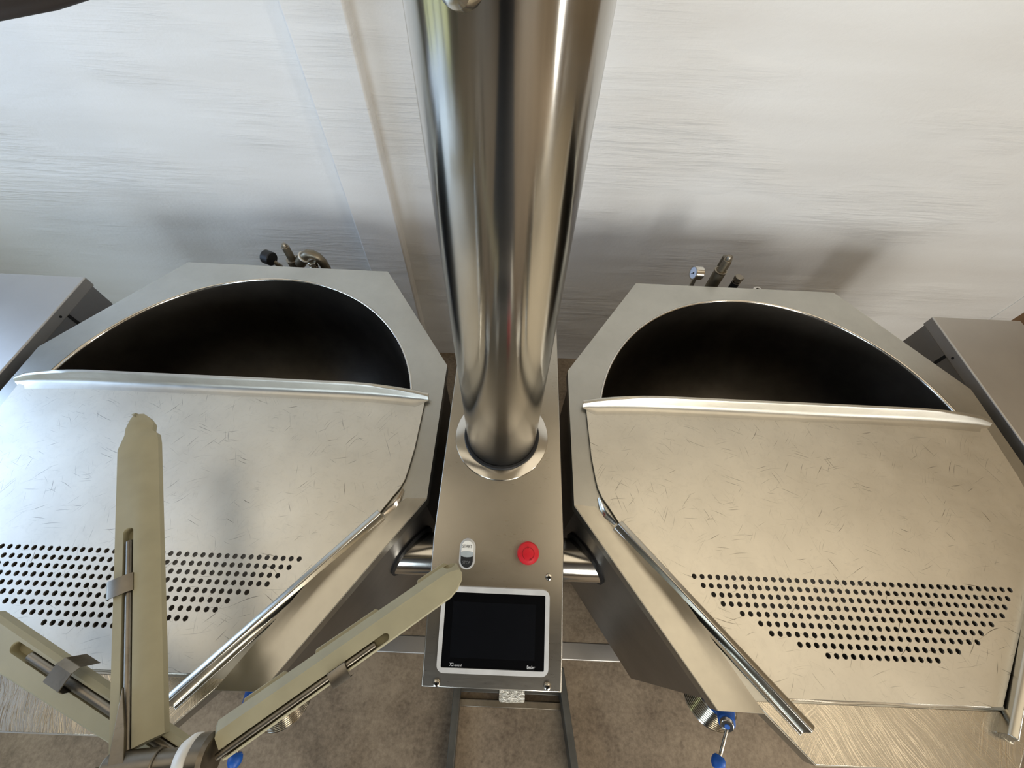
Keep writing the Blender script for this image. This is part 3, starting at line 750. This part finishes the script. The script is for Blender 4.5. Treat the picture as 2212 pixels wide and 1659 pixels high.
# ------------------------------------------------------------------ scraper agitator over the left kettle
ag = thing('scraper_agitator', 'stirring tool of three beige scraper blades on steel arms reaching over the left cover', 'agitator', (-0.36, -0.488, 0.15))
def blade_frame(p, q_, nrm):
    p = Vector(p); d = (Vector(q_) - p); L = d.length; d.normalize()
    n_ = Vector(nrm); n_ = (n_ - d * n_.dot(d)).normalized(); w_ = n_.cross(d).normalized()      # w to the left of d seen from above
    return Matrix(((d.x, w_.x, n_.x, p.x), (d.y, w_.y, n_.y, p.y), (d.z, w_.z, n_.z, p.z), (0, 0, 0, 1))), L
def slot_cutter(mtx, l0, l1, w_, r, depth, top):
    pts = arc(l1, w_, r, -math.pi / 2, math.pi / 2, 10) + arc(l0, w_, r, math.pi / 2, 1.5 * math.pi, 10)
    return prism(new(), pts, top - depth, top + 0.01, mtx)
def clip(mtx, l, w0, w1, hgt, wid, parent):
    pr = [(w0 - 0.004, -0.012), (w0 - 0.004, hgt * 0.7), (w0 + 0.002, hgt), (w1 - 0.003, hgt), (w1 + 0.001, hgt * 0.6), (w1 + 0.001, 0.0)]
    bm = new(); th = 0.0015
    secs = []
    for (a, h_) in pr:
        secs.append([mtx @ Vector((l, a, h_)), mtx @ Vector((l + wid, a, h_)), mtx @ Vector((l + wid, a, h_ + th)), mtx @ Vector((l, a, h_ + th))])
    loft(bm, secs); return obj('clip', bm, M['worn'], parent, bevel=0.0006)
# blade A (points away from the viewer)
mA, L = blade_frame((-0.398, -0.480, 0.15), (-0.6255, -0.0585, 0.15), (0.10, -0.10, 1))
def secA(l, w0, w1, k=1.0):
    return [mA @ Vector((l, w_, h_)) for w_, h_ in ((w0, -0.014), (w0, 0.0), (w0 * k + 0.001 * k, 0.004), (w1 + 0.014, 0.004), (w1, -0.004), (w1, -0.014))]
b = new()
loft(b, [secA(0.0, 0.026, -0.023), secA(L - 0.065, 0.027, -0.024), secA(L - 0.048, 0.021, -0.0225), secA(L - 0.040, 0.018, -0.016), secA(L - 0.026, 0.0165, -0.0175), secA(L - 0.010, 0.010, -0.011), secA(L - 0.0, 0.003, -0.004)])
bA = obj('scraper_blade', b, M['scraper'], None, angle=25)
bA['_org'] = [0, 0, 0]
cut(bA, [slot_cutter(mA, -0.02, L - 0.213, 0.0115, 0.0062, 0.012, 0.004)])
def attach(o, parent):
    o.data.transform(Matrix.Translation(-Vector(parent['_org']))); o.parent = parent; o['_org'] = list(parent['_org'])
attach(bA, ag)
b = new(); cyl(b, mA @ Vector((0.0, 0.0115, 0.0)), mA @ Vector((L - 0.226, 0.0115, 0.0)), 0.0046, n=20)
rA = obj('arm_rod', b, M['worn'], bA, bevel=0.001)
clip(mA, L - 0.300, 0.008, 0.034, 0.006, 0.024, bA)
# blade B (points towards the console)
mB, LB = blade_frame((-0.306, -0.479, 0.15), (-0.0455, -0.289, 0.15), (0.0, -0.25, 1))
def secB(l, w0, w1):
    return [mB @ Vector((l, w_, h_)) for w_, h_ in ((w0 - 0.0, -0.018), (w0, -0.006), (w0 - 0.010, 0.004), (w1 + 0.002, 0.004), (w1, 0.002), (w1, -0.014))]
b = new()
loft(b, [secB(0.0, 0.022, -0.0135), secB(0.004, 0.026, -0.0145), secB(LB - 0.028, 0.026, -0.0145), secB(LB - 0.016, 0.0255, -0.011), secB(LB - 0.005, 0.022, -0.004), secB(LB, 0.019, 0.004)])
bB = obj('scraper_blade', b, M['scraper'], None, angle=25); bB['_org'] = [0, 0, 0]
cut(bB, [slot_cutter(mB, -0.02, LB - 0.121, -0.0065, 0.0050, 0.011, 0.004), lathe(new(), [(0, -0.012), (0.011, -0.012), (0.011, 0.02), (0, 0.02)], mB @ Vector((LB - 0.008, 0.030, 0)), mB.to_3x3() @ Vector((0.0, 0.25, 1)), n=24)])
attach(bB, ag)
for l0, l1 in ((0.030, 0.085), (0.118, 0.207), (0.262, 0.311)):
    b = new(); prism(b, [(l0, 0.024), (l1, 0.024), (l1 - 0.004, 0.0300), (l0 + 0.004, 0.0300)], -0.012, -0.0065, mB)
    obj('edge_fin', b, M['scraper'], bB, bevel=0.0006)
b = new(); cyl(b, mB @ Vector((-0.006, -0.0065, 0.0)), mB @ Vector((LB - 0.135, -0.0065, 0.0)), 0.0040, n=20)
obj('arm_rod', b, M['worn'], bB, bevel=0.001)
clip(mB, LB - 0.196, -0.0170, -0.003, 0.006, 0.022, bB)
# blade C (runs out of the picture to the left)
mC, LC = blade_frame((-0.350, -0.503, 0.125), (-0.715, -0.3655, 0.125), (0, -0.15, 1))
def secC(l, w0, w1):
    return [mC @ Vector((l, w_, h_)) for w_, h_ in ((w0, -0.014), (w0, -0.002), (w0 + 0.004, 0.003), (w1 - 0.004, 0.003), (w1, -0.002), (w1, -0.014))]
b = new(); loft(b, [secC(0.010, -0.018, 0.018), secC(LC - 0.03, -0.022, 0.026), secC(LC, -0.008, 0.008)])
bC = obj('scraper_blade', b, M['scraper'], None, angle=25); bC['_org'] = [0, 0, 0]
cut(bC, [slot_cutter(mC, -0.02, LC - 0.098, -0.0065, 0.0068, 0.012, 0.003)])
attach(bC, ag)
b = new(); cyl(b, mC @ Vector((-0.01, -0.0065, 0.0)), mC @ Vector((LC - 0.122, -0.0065, 0.0)), 0.0056, n=20)
obj('arm_rod', b, M['worn'], bC, bevel=0.001)
clip(mC, LC - 0.205, -0.027, -0.002, 0.020, 0.026, bC)
# hub
H = Vector((-0.323, -0.489, 0.15)); ax = Vector((-1, -0.12, 0.0)).normalized()
b = new(); cyl(b, H + ax * 0.012, H + ax * 0.10, 0.0125, n=40); cyl(b, H + ax * 0.045, H + ax * 0.10, 0.0150, n=40)
obj('shaft', b, M['worn'], ag, bevel=0.0015)
b = new(); tube(b, [(-0.425, -0.503, 0.15), (-0.45, -0.60, 0.14), (-0.45, -0.74, 0.10), (-0.45, -0.80, 0.0), (-0.45, -0.80, ZF)], 0.012, 20)
obj('stand_rod', b, M['worn'], ag)
b = lathe(new(), [(0.0126, 0.004), (0.022, 0.004), (0.024, 0.007), (0.024, 0.012), (0.019, 0.020), (0.0126, 0.020)], H, ax, n=48, closed=True)
obj('white_ring', b, M['white'], ag)
b = lathe(new(), [(0, -0.012), (0.020, -0.012), (0.0235, -0.008), (0.0235, 0.004), (0, 0.005)], H, ax, n=48)
obj('hub_disc', b, M['worn'], ag)
b = new()
g = [mA @ Vector((0.066, 0.0115, 0.006)), mA @ Vector((-0.060, 0.030, 0.012)), mA @ Vector((-0.060, 0.006, 0.012)), mA @ Vector((0.02, 0.0075, 0.008))]
nz = mA.to_3x3() @ Vector((0, 0, 1))
vs = [b.verts.new(p) for p in g] + [b.verts.new(p + nz * 0.004) for p in g]
for f_ in ((0, 1, 2, 3), (7, 6, 5, 4), (0, 4, 5, 1), (1, 5, 6, 2), (2, 6, 7, 3), (3, 7, 4, 0)): b.faces.new([vs[i] for i in f_])
obj('gusset_plate', b, M['worn'], ag, bevel=0.0006)

for o in list(bpy.data.objects):
    if '_org' in o: del o['_org']
